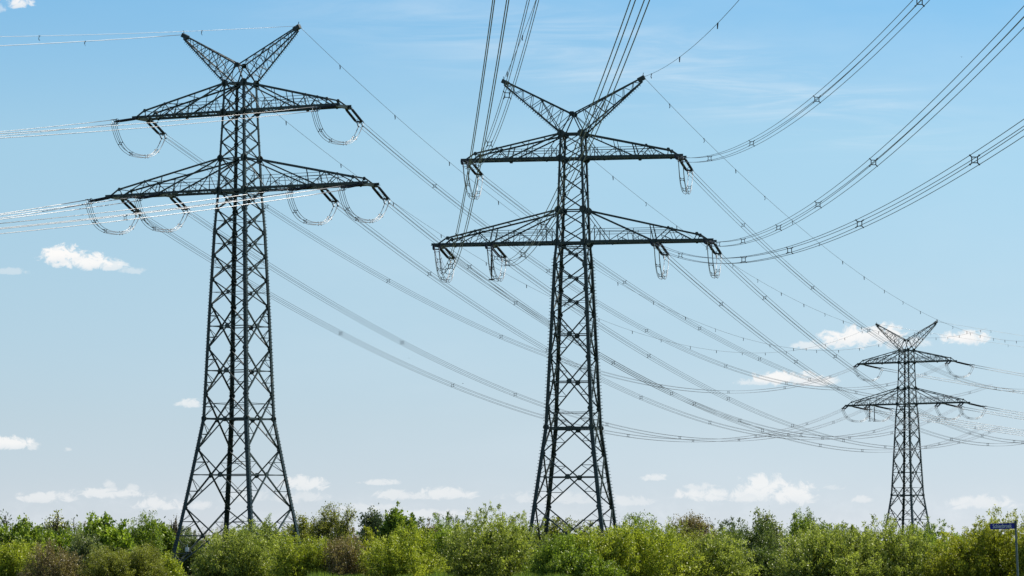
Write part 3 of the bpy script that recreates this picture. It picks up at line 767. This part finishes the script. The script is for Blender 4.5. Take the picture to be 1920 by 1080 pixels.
# middle pylon and rightwards
S_(1056, 62, 1001, 281, 'bright', 'low bright bush in front of the middle pylon base', seed=50, spike=.15, spikeh=.1)
S_(1165, 128, 988, 283, 'yellow', 'broad rounded bright bush right of the middle pylon base', seed=51, leaf=.2, spike=.2, spikeh=.1, dens=1.1)
S_(1190, 70, 977, 330, 'green', 'green bush top behind the broad bright bush', seed=52, spike=.3, spikeh=.1)
T_(1300, 54, 959, 430, 'brown', 'wide brown half-bare tree behind the bushes right of the middle pylon', seed=53, per=12, leaf=.16, spread=.22, depth=5, trunk=.22, bark=BARK)
S_(1290, 60, 985, 345, 'olive', 'olive bush under the wide brown tree', seed=54, spike=.2)
S_(1335, 78, 996, 286, 'willow', 'sparse pale green bush right of the broad bright bush', seed=55, per=70, spike=.2, spikeh=.14, dens=.9)
S_(1402, 62, 976, 312, 'dark', 'dark green bush between the sparse pale bush and the pointed tree', seed=56, spike=.25, spikeh=.12)
T_(1440, 30, 958, 325, 'grey', 'pointed dark grey-green tree above the bushes left of the far pylon', seed=57, per=18, leaf=.18, spread=.22, depth=4, trunk=.3)
S_(1500, 24, 973, 330, 'green', 'narrow pointed shrub top right of the pointed dark tree', seed=58, spike=.5, spikeh=.2)
S_(1526, 24, 970, 332, 'dark', 'tallest narrow shrub left of the far pylon', seed=59, spike=.35, spikeh=.12)
S_(1556, 112, 984, 283, 'willow', 'large willow bush left of the far pylon', seed=60, spike=.3, spikeh=.16, dens=1.1)
S_(1675, 98, 984, 285, 'willow', 'large willow bush with tall thin shoots right in front of the far pylon', seed=61, spike=.4, spikeh=.22, dens=1.1)
S_(1775, 50, 1000, 290, 'bright', 'lower green bush between the willow and the golden bush', seed=62, spike=.2)
S_(1850, 104, 984, 283, 'gold', 'golden green bush with tall dotted shoots behind the street sign', seed=63, spike=.4, spikeh=.24, dens=1.1)
S_(1945, 48, 978, 280, 'gold', 'golden bush at the right edge beside the sign post', seed=64, spike=.4, spikeh=.2)
S_(1432, 44, 1034, 296, 'dark', 'low dark bush added for the shade of the gap between the sparse pale bush and the large willow', seed=65)  # added bush, its dark leaves stand in for the shade here
S_(1090, 60, 1040, 278, 'green', 'low green shrub at the bottom under the middle pylon', seed=66)
# low line of vegetation far behind
protos = [S_(960, 55, 1000, 520, p, 'far low shrub in the line of vegetation behind the pylons', seed=70 + i, per=60, leaf=.26, dens=.8,
             group='far shrubs behind the pylons', stems=8) for i, p in enumerate(('green', 'olive', 'dark', 'brown'))]
def copy_tree(o):
    c = o.copy(); col.objects.link(c)
    for ch in o.children:
        d = ch.copy(); col.objects.link(d); d.parent = c
    return c
rf = random.Random(9)
for i in range(32):
    o = protos[i] if i < 4 else copy_tree(protos[i % 4])
    Y = rf.uniform(470, 640); x = -20 + i * 63 + rf.uniform(-25, 25)
    o.location = (at(x, 1000, Y).x, Y, 0); s = Y / 520 * rf.uniform(.85, 1.25)
    o.scale = (s * 1.2, s, s * rf.uniform(.9, 1.1)); o.rotation_euler = (0, 0, rf.uniform(0, 6))
# tall grass at the foot of the bushes
rng = np.random.default_rng(5); n = 12000
gx = rng.uniform(-17, 6, n); gy = rng.uniform(262, 276, n)
pp = np.stack([gx, gy, np.zeros(n)], 1); ax = np.stack([rng.normal(size=n) * .22, rng.normal(size=n) * .22, np.ones(n)], 1)
hh = rng.uniform(.2, .8, n) * (1 + .25 * np.sin(gx * .9) + .2 * np.sin(gx * 2.3))
tag(link('tall_grass', leaf_mesh('tall_grass', pp, ax, hh, np.full(n, .05), rng.uniform(0, .8, n), PAL['green'], rng)), 'tall green grass at the foot of the bushes', 'grass', kind='stuff')

# ------------------------------------------------------------------ street sign
YS = 93.0
sp = at(1906, 1000, YS); root = empty('street_sign', (sp.x, YS, 0)); tag(root, 'blue street name sign on a thin grey post at the right edge', 'street sign')
mpx = YS / F
PZ = at(1904, 978, YS).z
POST = steel_mat('grey_green_post', (.10, .13, .13), (.15, .18, .18), .4, .5)
BLUE = steel_mat('blue_enamel', (.006, .016, .30), (.008, .02, .34), .5)
b = MB(); tl = -.0005
b.tube([(.075, 0, -.05), (.04, 0, .8), (-.022, 0, PZ - .02)], .025, 12); b.build('post', POST, root)
b = MB(); b.tube([(-.022, 0, PZ - .03), (-.022, 0, PZ + .02)], .032, 12); b.build('cap', BOLT, root)
b = MB(); b.tube([(-.020, 0, PZ - .165), (-.022, 0, PZ - .04)], .031, 12); b.build('clamp', FIT, root)
def rbox(b, x0, x1, z0, z1, y0, y1, r=.012):
    cs = []
    for cx, cz, a0 in ((x1 - r, z1 - r, 0), (x0 + r, z1 - r, 90), (x0 + r, z0 + r, 180), (x1 - r, z0 + r, 270)):
        for k in range(4):
            t = R(a0 + k * 30); cs.append((cx + r * math.cos(t), cz + r * math.sin(t)))
    n = len(cs); v = [(x, y0, z) for x, z in cs] + [(x, y1, z) for x, z in cs]
    b.add(v, [tuple(range(n)), tuple(range(n, 2 * n))[::-1]] + [(i, n + i, n + (i + 1) % n, (i + 1) % n) for i in range(n)])
b = MB(); rbox(b, -.565, 0, -.067, .067, -.008, .008)
plate = b.build('name_plate', BLUE, root); plate.location = (-.05, -.005, PZ - .098); plate.rotation_euler = (0, R(-1.6), 0)
cu = bpy.data.curves.new('lettering', 'FONT'); cu.body = 'Schierbroek'; cu.size = .128; cu.offset = .0022; cu.align_x = 'CENTER'; cu.align_y = 'CENTER'; cu.extrude = .001
tmp = bpy.data.objects.new('tmp', cu); col.objects.link(tmp); dg = bpy.context.evaluated_depsgraph_get()
lm = bpy.data.meshes.new_from_object(tmp.evaluated_get(dg)); bpy.data.objects.remove(tmp)
lm.materials.clear(); lm.materials.append(PLATE)
wx = max(v.co.x for v in lm.vertices) - min(v.co.x for v in lm.vertices)
lo = link('lettering', lm, plate); lo.location = (-.285, -.0105, .0); lo.rotation_euler = (R(90), 0, 0); lo.scale = (.44 / wx, 1, 1)

# ------------------------------------------------------------------ birds
def bird(x, y, Y, s, flap, label, rz):
    b = MB()
    body = [(0, -.5, 0), (0, -.36, .03), (0, -.1, .03), (0, .2, .01), (0, .42, 0), (0, .6, .0)]
    b.tube(body, [.02, .09, .13, .11, .05, .02], 8)
    for sx in (-1, 1):
        P = [(sx * .05, -.22, .05), (sx * .05, .16, .05), (sx * .5, .10, .05 + flap * .6), (sx * .5, -.26, .05 + flap * .6), (sx * 1.1, .12, flap), (sx * 1.1, .0, flap)]
        v = P + [(a, c, e - .025) for a, c, e in P]
        f = [(0, 1, 2, 3), (3, 2, 4, 5), (9, 8, 7, 6), (11, 10, 8, 9), (0, 3, 9, 6), (1, 7, 8, 2), (3, 5, 11, 9), (2, 8, 10, 4), (4, 10, 11, 5)]
        b.add(v, f)
    o = b.build('bird', MARK); o.location = at(x, y, Y); o.scale = (s, s, s); o.rotation_euler = (0, 0, rz)
    tag(o, label, 'bird')
bird(1803, 107, 330, .12, .25, 'tiny dark bird high in the sky at the upper right', .6)
bird(868, 719, 330, .13, .1, 'tiny dark bird just above the lowest conductors between the pylons', 1.2)
bird(767, 672, 330, .08, .3, 'tiniest dark bird between the conductors left of the middle pylon', .9)
